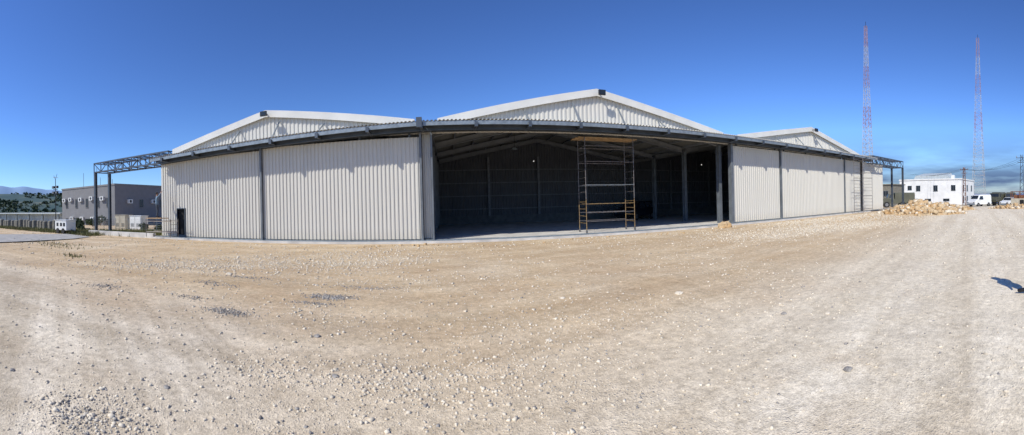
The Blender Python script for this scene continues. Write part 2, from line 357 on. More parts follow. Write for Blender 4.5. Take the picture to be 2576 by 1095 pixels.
def pile(cx,cy,rx,ry,h,rot,label,n,seed,name='rubble_pile'):
    e=thing(name,label,'rubble',(cx,cy,gh(cx,cy)))
    mb=MB(); nr,na=14,40; vs=[]; c,s=math.cos(rot),math.sin(rot)
    def H(u,v):
        q=math.sqrt(u*u+v*v); return h*max(0,1-q)**0.7*(1+0.9*noise.noise(Vector((u*3,v*3,seed))))-0.05
    for i in range(nr+1):
        q=i/nr*1.05
        for j in range(na):
            t=2*math.pi*j/na; u,v=q*math.cos(t),q*math.sin(t)
            X=u*rx;Y=v*ry; vs.append((cx+X*c-Y*s,cy+X*s+Y*c,gh(cx,cy)+H(u,v)))
    mb.add(vs,[(i*na+j,i*na+(j+1)%na,(i+1)*na+(j+1)%na,(i+1)*na+j) for i in range(nr) for j in range(na)])
    mb.obj('earth_mound','stone_o',e)
    uv=rng.normal(0,0.42,(n,2)); uv=uv[np.hypot(uv[:,0],uv[:,1])<1.05]
    pos=np.array([(u*rx*c-v*ry*s,u*rx*s+v*ry*c,H(u,v)) for u,v in uv])
    hh=len(pos)*2//3
    a=stones('broken_stone',pos[:hh],sizes(hh,0.1,0.55,1.5),'stone_o',flat=0.9,elong=1.5); a.parent=e
    a=stones('broken_stone',pos[hh:],sizes(len(pos)-hh,0.1,0.45,1.6),'stone_p',flat=0.9,elong=1.4); a.parent=e
pile(36.0,12.2,3.8,4.4,0.95,0.15,'heap of broken ochre limestone rubble on gravel',1500,3)
pile(44,11.6,3.0,3.4,0.5,0.1,'low heap of ochre soil and stones on gravel',500,9)
pile(50,4.0,3.0,3.5,0.4,0.1,'low scatter of reddish soil at the yard edge',350,12)

# ------------------------------------------------------------------ hangar
H=thing('hangar','large white ribbed-metal aircraft hangar with three gables and open doorway','hangar',(8,20,0))
XL,XR=-18.8,38.6; YF,YB=20.0,35.0
def dz(x): return -0.52*max(0,min(1,(-1.4-x)/17.4))
bays=[(-17.6,-10.3,-1.7,5.95,7.5,6.2),(-0.5,8.3,17.6,6.2,8.0,6.2),(19.0,28.2,37.3,6.2,7.9,6.2)]
lims=[(XL,-1.0),(-1.0,18.05),(18.05,XR)]
MB().box(XL-.3,XR+.3,19.25,YB+.3,-0.3,0.09).obj('floor_slab','slab',H)
for yy in (19.45,19.85): MB().box(XL-8,XR+9,yy-.03,yy+.03,0.092,0.13).obj('door_rail','galv',H)
def slope(b,x):
    xl,xm,xr,za,zm,zb=b
    if x<=xm: return za+(zm-za)*max(0,(x-xl)/(xm-xl))
    return zb+(zm-zb)*max(0,(xr-x)/(xr-xm))
for b,(l0,l1) in zip(bays,lims):
    xl,xm,xr=b[:3]; z_l,RZ,z_r=b[3:]
    g=MB().sheet(l0,l1,0.25,0.04,5.7,lambda x:slope(b,x)-0.02,lambda u,v,o:(u,YF+0.05-o,v)); g.obj('gable_wall','clad',H)
    r=MB()
    for (xa,xb) in ((l0,xl),(xl,xm),(xm,xr),(xr,l1)):
        za,zb=slope(b,xa),slope(b,xb)
        r.sheet(YF-0.1,YB+0.2,0.25,0.04,0,1,lambda u,v,o:(xa+(xb-xa)*v,u,za+(zb-za)*v+o))
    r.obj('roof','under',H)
    tr=MB()
    for (xa,xb) in ((xl,xm),(xm,xr)):
        za,zb=slope(b,xa)-.14,slope(b,xb)-.14
        tr.add([(xa,YF-.2,za),(xb,YF-.2,zb),(xb,YF-.2,zb+.4),(xa,YF-.2,za+.4),(xa,YF-.13,za),(xb,YF-.13,zb),(xb,YF-.13,zb+.4),(xa,YF-.13,za+.4),(xb,YF+.3,zb+.4),(xa,YF+.3,za+.4)],
               [(0,1,2,3),(5,4,7,6),(0,4,5,1),(3,2,8,9),(0,3,7,4),(1,5,6,2)])
    tr.obj('barge_board','trim',H)
    for yf in (20.9,25.2,30.0,34.6):
        f=MB(); f.ibeam((l0+.2,yf,z_l-.35),(xm,yf,RZ-.3),.2,.36); f.ibeam((xm,yf,RZ-.3),(l1-.2,yf,z_r-.35),.2,.36)
        f.obj('rafter_frame','steel_in',H)
    for k in range(1,13):
        x=l0+(l1-l0)*k/13; MB().box(x-.04,x+.04,YF+.1,YB,slope(b,x)-.16,slope(b,x)-.03).obj('roof_purlin','steel_in',H)
for xg in (-1.0,18.05): MB().box(xg-.14,xg+.14,YF+.1,YB+.1,6.05,6.19).obj('valley_gutter','steel_in',H)
for xc in (XL+.25,-1.0,18.05,XR-.2):
    for yf in (20.9,25.2,30.0,34.6):
        MB().ibeam((xc,yf,0.09),(xc,yf,5.75),.24,.34,up=(0,1,0)).obj('column','post',H)
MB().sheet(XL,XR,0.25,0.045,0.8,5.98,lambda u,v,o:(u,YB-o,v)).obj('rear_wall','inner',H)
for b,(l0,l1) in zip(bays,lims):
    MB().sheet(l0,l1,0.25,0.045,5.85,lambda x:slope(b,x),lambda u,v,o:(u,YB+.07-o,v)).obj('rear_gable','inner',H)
MB().box(XL,XR,YB-.1,YB+.1,0.08,0.82).obj('rear_plinth','plinth',H)
for xs,sg,zt in ((XL-.02,1,5.9),(XR+.02,-1,6.18)):
    MB().sheet(YF+.2,YB,0.25,0.045,0.1,zt,lambda u,v,o:(xs-sg*o,u,v)).obj('side_wall','clad',H)
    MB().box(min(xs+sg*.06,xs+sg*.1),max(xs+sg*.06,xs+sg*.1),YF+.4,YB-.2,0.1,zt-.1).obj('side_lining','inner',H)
for z in (1.4,2.6,3.8,5.0): MB().box(XL+.3,XR-.3,YB-.2,YB-.12,z,z+.08).obj('wall_girt','girt',H)
for x in (3.7,8.4,13.2,-5.6,-10.2,23,28.4,33): MB().box(x-.1,x+.1,YB-.36,YB-.22,0.8,6.2).obj('wall_post','girt',H)
def door(x0,x1,y,hole=None,z1=5.62,name='sliding_door'):
    d=MB(); f=lambda u,v,o:(u,y-o,v)
    segs=[(x0,x1,0.16,z1)] if not hole else [(x0,hole[0],0.16,z1),(hole[0],hole[1],hole[2],z1),(hole[1],x1,0.16,z1)]
    for a,b_,z0,zz in segs: d.sheet(a,b_,0.22,0.04,z0,zz,f)
    o=d.obj(name,'clad',H)
    fr=MB(); fr.box(x0,x1,y+.02,y+.10,z1-.12,z1); fr.box(x0,x1,y+.02,y+.10,0.16,0.26)
    for x in (x0,x1-.09): fr.box(x,x+.09,y+.02,y+.10,0.26,z1-.12)
    sub(fr,'door_frame','steel',o,H)
    n=max(2,int((x1-x0)/2.2))
    for k in range(n):
        x=x0+.5+(x1-x0-1)*k/(n-1); sub(MB().box(x-.06,x+.06,y-.03,y+.05,z1,z1+.2),'door_hanger','steel',o,H)
    return o
d1=door(XL,-10.72,19.9,hole=(-17.3,-16.6,2.05),z1=5.4)
pd=MB(); pd.box(-17.34,-17.28,19.83,19.93,0.1,2.09); pd.box(-16.62,-16.56,19.83,19.93,0.1,2.09); pd.box(-17.28,-16.62,19.83,19.93,2.03,2.09)
sub(pd,'doorway_frame','steel',d1,H)
lf=MB(); lf.box(-17.26,-16.64,20.0,20.04,.12,2.0); sub(lf,'doorway_dark_sheet','dark',d1,H)  # near-black sheet standing for the dark inside the open doorway
door(-10.58,-1.5,19.9,z1=5.52); door(-1.35,-.92,20.15,z1=5.7)
door(18.42,23.65,19.9); door(23.8,33.9,19.9); door(34.02,37.6,19.9); door(37.7,43.0,19.62)
for x0,x1,zt in ((-10.71,-10.59,5.5),(-1.48,-1.37,5.75),(18.2,18.40,5.75),(23.67,23.78,5.75),(33.92,34.0,5.75),(-0.9,-0.8,5.75)):
    MB().box(x0,x1,19.72,20.05,0.1,zt).obj('door_post','post',H)
for a,b_ in ((XL,-1.42),(-1.3,XR+1.2)):
    MB().sheet(a,b_,0.2,0.05,0,1,lambda u,v,o:(u,18.7+1.35*v,6.1+.22*v+o+dz(u))).obj('canopy_sheet','trim',H)
def runs(f):
    for a,b_ in ((XL,-1.4),(-1.4,XR+1.2)): f(a,b_)
runs(lambda a,b_: MB().beam((a,18.77,5.98+dz(a)),(b_,18.77,5.98+dz(b_)),.06,.2).obj('canopy_edge_beam','galv',H))
runs(lambda a,b_: MB().ibeam((a,19.35,5.86+dz(a)),(b_,19.35,5.86+dz(b_)),.16,.26).obj('track_beam','steel',H))
runs(lambda a,b_: MB().ibeam((a,19.85,5.86+dz(a)),(b_,19.85,5.86+dz(b_)),.16,.22).obj('track_beam','steel',H))
x=-17.6; bx=[]
while x<XR: bx.append(x); x+=2.72
for x in bx:
    q=dz(x); br=MB(); br.ibeam((x,18.66,5.88+q),(x,20.0,5.9+q),.14,.24); br.box(x-.08,x+.08,18.63,18.66,5.76+q,6.02+q); br.obj('canopy_bracket','steel',H)
    for b in bays:
        if b[0]<x<b[2] and slope(b,x)>6.85:
            MB().beam((x,19.95,slope(b,x)-.35),(x,18.9,6.12+q),.06,.06).obj('canopy_strut','galv',H)
for yy in (19.05,19.6): runs(lambda a,b_: MB().beam((a,yy,6.07+dz(a)),(b_,yy,6.07+dz(b_)),.05,.08).obj('canopy_purlin','galv',H))
MB().box(-1.52,-1.24,18.58,18.85,5.8,6.28).obj('canopy_stub','steel',H)
for b in bays:
    x=b[1]+.12; RZ=b[4]; f=MB(); f.box(x-.2,x+.2,19.3,19.42,RZ-.2,RZ+.08); f.beam((x,19.42,RZ-.05),(x,19.8,RZ),.06); o=f.obj('floodlight','black',H)
    g=MB(); g.box(x-.16,x+.16,19.29,19.297,RZ-.16,RZ+.04); sub(g,'lens','glass',o,H)
def bulk(x,y,z):
    e=thing('ceiling_lamp','small lit white lamp fixed high inside the hangar','lamp',(x,y,z))
    MB().cyl((x,y,z),(x,y-.06,z),.045,12).obj('lamp_glass','lamp',e); MB().cyl((x,y,z),(x,y+.1,z),.07,12).obj('lamp_body','girt',e)
bulk(7.9,34.4,5.75); bulk(27,34.3,5.75)
e=thing('hanging_lamp','round white dome lamp hanging from the hangar rafters','lamp',(4.2,23.6,5.3))
MB().cyl((4.2,23.6,5.3),(4.2,23.6,5.45),.2,14,.07).obj('lamp_shade','galv',e); MB().cyl((4.2,23.6,5.45),(4.2,23.6,6.9),.015,6).obj('cord','cable',e)

def gantry(x0,x1,y0,y1,z0,z1,postx,label):
    e=thing('steel_gantry',label,'gantry',(postx,(y0+y1)/2,0),'door track gantries at the hangar ends')
    for y in (y0,y1):
        for z in (z0,z1): MB().beam((x0,y,z),(x1,y,z),.11).obj('chord','steel',e)
    w=MB(); n=9
    for k in range(n+1):
        x=x0+(x1-x0)*k/n
        for y in (y0,y1): w.beam((x,y,z0),(x,y,z1),.06)
        w.beam((x,y0,z1),(x,y1,z1),.07); w.beam((x,y0,z0),(x,y1,z0),.07)
        if k<n:
            xn=x0+(x1-x0)*(k+1)/n
            a,b_=(z0,z1) if k%2 else (z1,z0)
            for y in (y0,y1): w.beam((x,y,a),(xn,y,b_),.05)
            ya,yb=(y0,y1) if k%2 else (y1,y0)
            w.beam((x,ya,z1),(xn,yb,z1),.05)
    w.obj('truss_web','steel',e)
    for y in (y0,y1):
        p=MB(); p.ibeam((postx,y,-.2),(postx,y,z0),.2,.24,up=(0,1,0)); p.box(postx-.2,postx+.2,y-.2,y+.2,.1,.14); p.obj('post','steel',e)
gantry(-26.7,-17.9,19.75,21.3,5.35,6.12,-26.5,'blue-grey steel truss gantry on tall posts beside the hangar')
gantry(38.8,48.2,18.9,20.5,5.5,6.35,48.0,'blue-grey steel truss gantry carrying an open hangar door')
MB().box(-27,-19.15,19.3,19.6,-.2,.32).obj('concrete_curb','slab'); tag(bpy.data.objects['concrete_curb'],'low pale concrete footing under the steel gantry','curb')

# ------------------------------------------------------------------ scaffolds
def scaffold(x0,x1,y0,y1,z0,lifts,lh,label,tube='tube',low='yel',plank=None,wheels=True,rungs=4,bars=None):
    e=thing('scaffold_tower',label,'scaffold',((x0+x1)/2,(y0+y1)/2,z0))
    for k in range(lifts):
        za=z0+.15+k*lh; zb=za+lh-.03
        for x in (x0,x1):
            f=MB()
            for y in (y0,y1): f.cyl((x,y,za),(x,y,zb),.022,8)
            for q in range(1,rungs+1): f.cyl((x,y0,za+lh*q/(rungs+.4)),(x,y1,za+lh*q/(rungs+.4)),.014,6)
            f.obj('ladder_frame',low if k==0 else tube,e)
        if bars is None:
            for y in (y0,y1):
                for zz in ((za+.35,zb-.15) if k!=1 else (zb-.2,)):
                    MB().cyl((x0,y,zz),(x1,y,zz),.02,6).obj('brace',tube,e)
    for zz,mm in (bars or []):
        for y in (y0,y1): MB().cyl((x0,y,zz),(x1,y,zz),.019,6).obj('brace',mm,e)
    if wheels:
        for x in (x0,x1):
            for y in (y0,y1):
                w=MB(); w.cyl((x-.03,y,z0+.09),(x+.03,y,z0+.09),.09,14); w.cyl((x,y,z0+.1),(x,y,z0+.2),.02,6); w.obj('caster','hub',e)
    if plank:
        px0,px1,zz=plank
        n=3
        for k in range(n):
            ya=y0+.05+(y1-y0-.1)*k/n; MB().box(px0-.05*k,px1+.04*k,ya,ya+(y1-y0-.1)/n-.03,zz,zz+.05).obj('plank','wood',e)
    return e
scaffold(7.65,10.75,20.25,21.45,.09,3,1.80,'rolling scaffold, rusty tubes over ochre base, with plank deck on top',plank=(7.3,11.05,5.56),
  bars=[(.75,'tube'),(1.25,'tube'),(1.75,'yel'),(2.85,'galv'),(4.2,'tube'),(5.1,'tube')])
scaffold(33.6,35.7,17.5,18.5,0,3,1.85,'dark tube scaffold tower standing against the ribbed wall',low='tube',wheels=False,rungs=5)
scaffold(-19.0,-16.75,18.5,19.3,0,1,1.25,'low rusty scaffold with plank deck beside a small doorway',tube='tube',low='tube',plank=(-19.1,-17.6,1.40),wheels=False)

# ------------------------------------------------------------------ people
def person(label,loc,yaw,joints,edges,shirt_z,mats,hair=True,root=0):
    me=bpy.data.meshes.new('person'); me.from_pydata([j[0] for j in joints],edges,[])
    ob=bpy.data.objects.new('person',me); sc.collection.objects.link(ob)
    sk=ob.modifiers.new('skin','SKIN'); sk.use_smooth_shade=True
    sv=me.skin_vertices[0].data
    for i,j in enumerate(joints):
        r=j[1]; sv[i].radius=(r,r) if not isinstance(r,tuple) else r
    sv[root].use_root=True
    sb=ob.modifiers.new('sub','SUBSURF'); sb.levels=1; sb.render_levels=1
    dg=bpy.context.evaluated_depsgraph_get(); nm=bpy.data.meshes.new_from_object(ob.evaluated_get(dg))
    ob.modifiers.clear(); ob.data=nm; nm.name='person_body'
    nm.materials.clear()
    for m_ in mats: nm.materials.append(M[m_])
    hands=[Vector(joints[k][0]) for k in hand_ids]
    for p in nm.polygons:
        c=p.center; i=1
        arm=min((c-h_).length for h_ in hands)
        if c.z<shirt_z and not (abs(c.x)>.2 and c.z>.75): i=0
        if c.z<0.11: i=3
        if c.z>1.49 and Vector((c.x,c.y)).length<.17: i=2
        if arm<.15: i=2
        p.material_index=i; p.use_smooth=True
    ob.location=loc; ob.rotation_euler=(0,0,yaw)
    tag(ob,label,'person')
    hb=MB(); n=14; vs=[]
    for j in range(6):
        ph=R(90-j*17)
        for i in range(n):
            t=2*math.pi*i/n; k=1 if math.sin(t)<0.3 else (0.9 if j<4 else 0.75)
            vs.append((.098*math.cos(ph)*math.cos(t),-.012+.112*math.cos(ph)*math.sin(t)*k,1.665+.125*math.sin(ph)))
    hb.add(vs,[(a*n+i,a*n+(i+1)%n,(a+1)*n+(i+1)%n,(a+1)*n+i) for a in range(5) for i in range(n)])
    h=hb.obj('hair','hair',None,org=(0,0,0),smooth=True); h.parent=ob
    return ob
def figure(armL,armR,legL,legR):
    J=[((0,0,.95),(.15,.11)),((0,0,1.15),(.135,.10)),((0,0,1.36),(.165,.11)),((0,0,1.49),.06),((0,.01,1.58),.07),((0,.015,1.67),.095),((0,.005,1.745),.07),((0,.105,1.64),.02)]
    E=[(0,1),(1,2),(2,3),(3,4),(4,5),(5,6),(5,7)]
    global hand_ids; hand_ids=[]
    for sg,(el,wr) in ((-1,armL),(1,armR)):
        s=len(J); J.append(((sg*.19,0,1.42),.065)); J.append((el,.045)); J.append((wr,.03))
        dirv=(Vector(wr)-Vector(el)).normalized(); palm=Vector(wr)+dirv*.07; J.append((tuple(palm),(.035,.02)))
        E+=[(2,s),(s,s+1),(s+1,s+2),(s+2,s+3)]; hand_ids.append(s+3)
        side=dirv.cross(Vector((0,1,0.01))).normalized()
        for q,(o_,l_) in enumerate(((-.03,.06),(-.01,.075),(.01,.07),(.03,.055))):
            a=len(J); p1=palm+dirv*(l_*.6)+side*o_; p2=palm+dirv*l_+side*o_+Vector((0,.015,0)); J.append((tuple(p1),.009)); J.append((tuple(p2),.008)); E+=[(s+3,a),(a,a+1)]
        a=len(J); J.append((tuple(Vector(wr)+dirv*.045+side*(-.05)),.01)); E.append((s+3,a))
    for sg,(kn,an,toe) in ((-1,legL),(1,legR)):
        s=len(J); J.append(((sg*.095,0,.88),.095)); J.append((kn,.062)); J.append((an,.042)); J.append((toe,(.045,.032)))
        E+=[(0,s),(s,s+1),(s+1,s+2),(s+2,s+3)]
    return J,E
J,E=figure(((-.27,.16,1.50),(-.22,.30,1.72)),((.28,.12,1.52),(.2,.28,1.76)),((-.11,.05,.5),(-.12,-.02,.09),(-.13,.17,.04)),((.11,.03,.5),(.12,-.03,.09),(.14,.16,.04)))
person('worker in faded blue shirt reaching up on a scaffold deck',(-18.35,18.95,1.45),R(-35),J,E,.95,['jeans','shirt','skin','black'])
J,E=figure(((-.26,-.05,1.14),(-.25,.05,.9)),((.26,.05,1.14),(.25,.18,.93)),((-.10,-.08,.5),(-.11,-.32,.13),(-.11,-.16,.04)),((.10,.20,.52),(.11,.36,.09),(.11,.58,.04)))
person('man in dark clothes walking across the gravel yard',(7.15,.0,gh(7.1,0)),R(-8),J,E,.95,['jeans','jeans','skin','black'])

# ------------------------------------------------------------------ vehicles
def vehicle(name,label,cat,loc,yaw,prof,width,wheels,wr,body,windows,glassz,group=None,canvas=None):
    e=thing(name,label,cat,(0,0,0),group)
    b=MB(); n=len(prof); hw=width/2
    mx=max(z for x,z in prof)
    def inset(z): return hw-(max(0,z-glassz)/(mx-glassz+.01))*.16
    vs=[(x,-inset(z),z) for x,z in prof]+[(x,inset(z),z) for x,z in prof]
    b.add(vs,[tuple(range(n)),tuple(range(2*n-1,n-1,-1))]+[(i,n+i,n+(i+1)%n,(i+1)%n) for i in range(n)])
    b.obj('body',body,e,bevel=.04)
    for q in windows:
        for sg in (-1,1):
            w=MB(); w.add([(x,sg*(inset(z)+.012),z) for x,z in q],[tuple(range(len(q)))]); w.obj('side_window','glass',e)
    (xa,za),(xb,zb)=glass_f; d=Vector((xb-xa,0,zb-za)); nrm=Vector((-d.z,0,d.x)).normalized()
    if nrm.x<0: nrm=-nrm
    a=Vector((xa,0,za))+d*.1+nrm*.015; c=Vector((xa,0,za))+d*.9+nrm*.015
    w=MB(); w.add([(a.x,-hw*.86,a.z),(a.x,hw*.86,a.z),(c.x,hw*.78,c.z),(c.x,-hw*.78,c.z)],[(0,1,2,3)]); w.obj('windshield','glass',e)
    fx=max(x for x,z in prof)
    bm=MB(); bm.box(fx-.05,fx+.06,-hw*.95,hw*.95,wr*.9,wr*.9+.16); bm.obj('bumper','black' if body!='whitep' else 'galv',e)
    for sg in (-1,1):
        l=MB(); l.box(fx-.06,fx+.015,sg*hw*.75-.14,sg*hw*.75+.14,wr*1.9,wr*1.9+.14); l.obj('headlight','hub',e)
    for x in wheels:
        for sg in (-1,1):
            w=MB(); w.cyl((x,sg*(hw-.2),wr),(x,sg*(hw+.02),wr),wr,18); o=w.obj('wheel','tyre',e)
            g=MB(); g.cyl((x,sg*(hw+.02),wr),(x,sg*(hw+.035),wr),wr*.55,12); sub(g,'rim','hub',o,e)
    if canvas:
        x0,x1,z0,z1=canvas; c=MB(); pr=[(-hw,z0),(hw,z0),(hw,z1-.3),(hw*.7,z1),(-hw*.7,z1),(-hw,z1-.3)]
        c.add([(x0,y,z) for y,z in pr]+[(x1,y,z) for y,z in pr],[(5,4,3,2,1,0),(6,7,8,9,10,11)]+[(i,(i+1)%6,6+(i+1)%6,6+i) for i in range(6)]); c.obj('canvas_cover','olive',e)
    e.location=loc; e.rotation_euler=(0,0,yaw); return e
vanp=[(-2.2,.35),(2.2,.35),(2.3,.7),(2.1,1.05),(1.5,1.2),(.95,1.9),(.6,2.0),(-2.1,2.0),(-2.25,1.8)]
glass_f=((1.5,1.2),(.95,1.9))
vehicle('van','white panel van parked on the dirt lot','van',(64,11.2,gh(64,11)),R(150),vanp,1.75,(-1.4,1.35),.33,'whitep',[[(.05,1.2),(1.15,1.2),(.75,1.75),(.05,1.75)]],1.2)
carp=[(-2.0,.35),(2.0,.35),(2.1,.6),(2.0,.8),(1.0,.95),(.35,1.45),(-1.2,1.47),(-1.9,1.0),(-2.1,.8)]
glass_f=((1.0,.95),(.35,1.45))
vehicle('car','small white hatchback parked on the dirt lot','car',(62,5.9,gh(62,6)),R(160),carp,1.65,(-1.3,1.3),.3,'whitep',[[(-.2,.97),(.75,.97),(.3,1.35),(-.2,1.35)],[(-1.3,.97),(-.3,.97),(-.3,1.35),(-1.1,1.35)]],.95)
suvp=[(-2.2,.4),(2.2,.4),(2.3,.7),(2.2,1.0),(1.2,1.1),(.6,1.7),(-1.9,1.75),(-2.2,1.1)]
glass_f=((1.2,1.1),(.6,1.7))
vehicle('car','dark car parked deep inside the unlit hangar','car',(16.6,31.0,.09),R(-150),suvp,1.85,(-1.4,1.4),.36,'navy',[[(-.2,1.12),(.9,1.12),(.5,1.6),(-.2,1.6)],[(-1.7,1.12),(-.3,1.12),(-.3,1.6),(-1.6,1.6)]],1.1)
trp=[(-3.0,.7),(2.6,.7),(2.7,1.1),(2.6,1.5),(1.7,1.6),(1.4,2.3),(.6,2.35),(.5,1.4),(-3.0,1.4)]
glass_f=((1.7,1.6),(1.4,2.3))
for loc,yw in (((70,9.0),R(170)),((72,6.6),R(185)),((60,24.8),R(120))):
    vehicle('truck','olive green truck with canvas cover parked on dirt','truck',(loc[0],loc[1],gh(*loc)),yw,trp,2.1,(-2.1,-.9,1.8),.5,'olive',[[(.7,1.65),(1.45,1.65),(1.25,2.15),(.7,2.15)]],1.5,'olive trucks parked on the lot',canvas=(-3.0,.4,1.41,2.5))

# ------------------------------------------------------------------ buildings
def window(mbf,x0,x1,y,z0,z1,parent,axis='y',sg=-1,mat_='glass',name='window',frm='galv'):
    w=MB(); fr=MB(); e_=0.05
    def bx(m_,a,b_,p,q,z,zz):
        if axis=='y': m_.box(a,b_,min(y+sg*p,y+sg*q),max(y+sg*p,y+sg*q),z,zz)
        else: m_.box(min(y+sg*p,y+sg*q),max(y+sg*p,y+sg*q),a,b_,z,zz)
    bx(w,x0,x1,.0,.02,z0,z1); o=w.obj(name,mat_,parent)
    bx(fr,x0-e_,x1+e_,.0,.05,z1,z1+e_); bx(fr,x0-e_-.03,x1+e_+.03,.0,.09,z0-e_,z0); bx(fr,x0-e_,x0,.0,.05,z0,z1); bx(fr,x1,x1+e_,.0,.05,z0,z1); bx(fr,(x0+x1)/2-.02,(x0+x1)/2+.02,.02,.05,z0,z1)
    sub(fr,'window_frame',frm,o,parent)
def ac(x,y,z,parent,axis='y',sg=-1):
    a=MB(); g=MB()
    if axis=='y': a.box(x-.42,x+.42,y-.35 if sg<0 else y,y if sg<0 else y+.35,z,z+.6); g.cyl((x,y+sg*.351,z+.3),(x,y+sg*.37,z+.3),.22,16)
    else: a.box(y if sg>0 else y-.35,y+.35 if sg>0 else y,x-.42,x+.42,z,z+.6); g.cyl((y+sg*.351,x,z+.3),(y+sg*.37,x,z+.3),.22,16)
    o=a.obj('air_conditioner','whitep',parent); sub(g,'fan_grille','black',o,parent)
B=thing('office_building','two-storey flat-roofed grey building with wall-mounted air conditioners','building',(-50,35,0))
bx0,bx1,by0,by1=-57.2,-42.6,35.2,47.5
MB().box(bx0,bx1,by0,by1,-1.6,5.75).obj('wall','grey',B)
pr=MB(); pr.box(bx0-.08,bx1+.08,by0-.08,by0+.2,5.75,6.0); pr.box(bx0-.08,bx1+.08,by1-.2,by1+.08,5.75,6.0); pr.box(bx1-.2,bx1+.08,by0+.2,by1-.2,5.75,6.0); pr.box(bx0-.08,bx0+.2,by0+.2,by1-.2,5.75,6.0); pr.obj('parapet','grey',B)
for x in (-55.6,-52.6,-49.6,-46.6,-44.2):
    window(None,x-.3,x+.3,by0,2.6,4.0,B,frm='grey'); window(None,x-.3,x+.3,by0,-.6,.8,B,frm='grey')
for x,z in ((-56.2,4.0),(-54.2,4.1),(-51.2,4.0),(-48.2,4.1),(-45.4,4.0),(-53.8,.9),(-50.8,.9),(-47.9,.9),(-45.3,.7)): ac(x,by0,z-.4,B)
for y in (38,43): ac(y,bx1,3.1,B,'x',1)
for y in (40.5,45.0): window(None,y-.4,y+.4,bx1,2.5,3.7,B,'x',1,frm='grey')
for x,y,h in ((-54.5,38,3.0),(-51,39,2.0),(-49.3,37,3.4),(-49.0,40,1.6)):
    MB().cyl((x,y,5.7),(x,y,5.7+h),.04,6).obj('antenna','galv',B)
W=thing('barracks_building','white two-storey block with small square windows and metal shed roof','building',(95,28,-1))
wx0,wx1,wy0,wy1=95.5,113,21.5,38.5
MB().box(wx0,wx1,wy0,wy1,-2,5.55).obj('wall','white',W)
MB().box(wx0-.15,wx1+.15,wy0-.15,wy1+.15,5.552,5.85).obj('roof_slab','white',W)
for y,h_ in ((23.6,1.4),(28.4,1.5),(33.2,1.4),(35.6,1.1)): window(None,y-.55,y+.55,wx0,4.1-h_,4.1,W,'x',-1)
for y in (25.5,30.5,34): window(None,y-.8,y+.8,wx0,0.0,.6,W,'x',-1)
for x in (98,103,109): window(None,x-.8,x+.8,wy0,2.6,4.2,W); window(None,x-.7,x+.7,wy0,-.5,1.2,W)
sh=MB()
sh.add([(97,25,5.85),(103,25,5.85),(103,35,5.85),(97,35,5.85),(97,25.5,6.8),(103,26,7.7),(103,34,7.7),(97,34.5,6.8)],[(0,3,7,4),(4,7,6,5),(0,4,5,1),(2,6,7,3),(1,5,6,2)])
sh.obj('shed_roof','palemetal',W)
MB().box(96.6,97.6,23.6,24.4,5.85,6.8).obj('water_tank','whitep',W)
S=thing('guard_house','small flat-roofed sand-grey concrete house with one window','building',(71,31,0))
MB().box(69,75,29.2,33.5,-1.5,3.8).obj('wall','concrete',S); MB().box(68.8,75.2,29,33.7,3.802,4.0).obj('roof_slab','concrete',S); window(None,30.3,31.3,69,1.6,2.6,S,'x',-1)
Wh=thing('warehouse','long low pale warehouse with flat overhanging metal roof','building',(-78,38,0))
MB().box(-98,-64,40,48,-3,1.5).obj('wall','palemetal',Wh); MB().box(-99,-63.5,38.6,49,1.52,1.8).obj('roof','palemetal',Wh)
for k in range(6): MB().box(-98+k*6.6,-97.7+k*6.6,38.9,39.2,-3,1.5).obj('roof_post','galv',Wh)
for (x,y,w,h,mm,lb) in ((-31.2,27.0,1.8,1.5,'beige','beige metal equipment cabinet with louvred doors'),(-28.6,26.8,1.7,1.4,'whitep','pale metal equipment cabinet beside a fence')):
    e=thing('equipment_cabinet',lb,'cabinet',(x,y,gh(x,y)))
    z=gh(x,y); MB().box(x-w/2,x+w/2,y-.5,y+.5,z,z+h).obj('cabinet_body',mm,e,bevel=.02); MB().box(x-w/2-.05,x+w/2+.05,y-.55,y+.55,z+h+.002,z+h+.06).obj('cabinet_lid',mm,e)
    for sg in (-1,1):
        d=MB(); d.box(x+sg*w/4-w/4+.06,x+sg*w/4+w/4-.06,y-.53,y-.502,z+.12,z+h-.08); o=d.obj('cabinet_door',mm,e)
        l=MB()
        for q in range(5): l.box(x+sg*w/4-.25,x+sg*w/4+.25,y-.545,y-.532,z+.3+q*.08,z+.33+q*.08)
        sub(l,'louvre','black',o,e)
bar=MB(); prf=[(.34,0),(.34,.12),(.29,.2),(.27,1.0),(.24,1.1),(.16,1.14)]; n=16
vs=[(r*math.cos(2*math.pi*i/n),r*math.sin(2*math.pi*i/n),z) for r,z in prf for i in range(n)]
bar.add(vs,[(j*n+i,j*n+(i+1)%n,(j+1)*n+(i+1)%n,(j+1)*n+i) for j in range(5) for i in range(n)]+[tuple(range(5*n,6*n))])
b0=bar.obj('concrete_barrier','concrete',None,org=(0,0,0)); tag(b0,'weathered round concrete barrier block standing in a row on grass','barrier','concrete barriers lining the road')
for p in b0.data.polygons: p.use_smooth=True
b0.location=(-47,19.5,gh(-47,19.5)-.03)
for k in range(1,17):
    x=-47+k*.86; y=19.5+.12*math.sin(k*1.7); c=clone(b0,(x,y,gh(x,y)-.04),k*.7); c.scale=(1,1,random.uniform(.88,1.05))
T=thing('utility_trailer','small white boxy utility trailer with dark windows and wheels','trailer',(-28.6,17.9,0))
tx,ty=-28.6,17.9; z=gh(tx,ty)
MB().box(tx-.95,tx+.95,ty-.5,ty+.5,z+.3,z+1.15).obj('body','whitep',T,bevel=.04); MB().box(tx-1,tx+1,ty-.55,ty+.55,z+1.153,z+1.2).obj('roof','whitep',T)
for q in (-.5,.1,.6): MB().box(tx+q-.16,tx+q+.16,ty-.515,ty-.503,z+.65,z+.95).obj('window','glass',T)
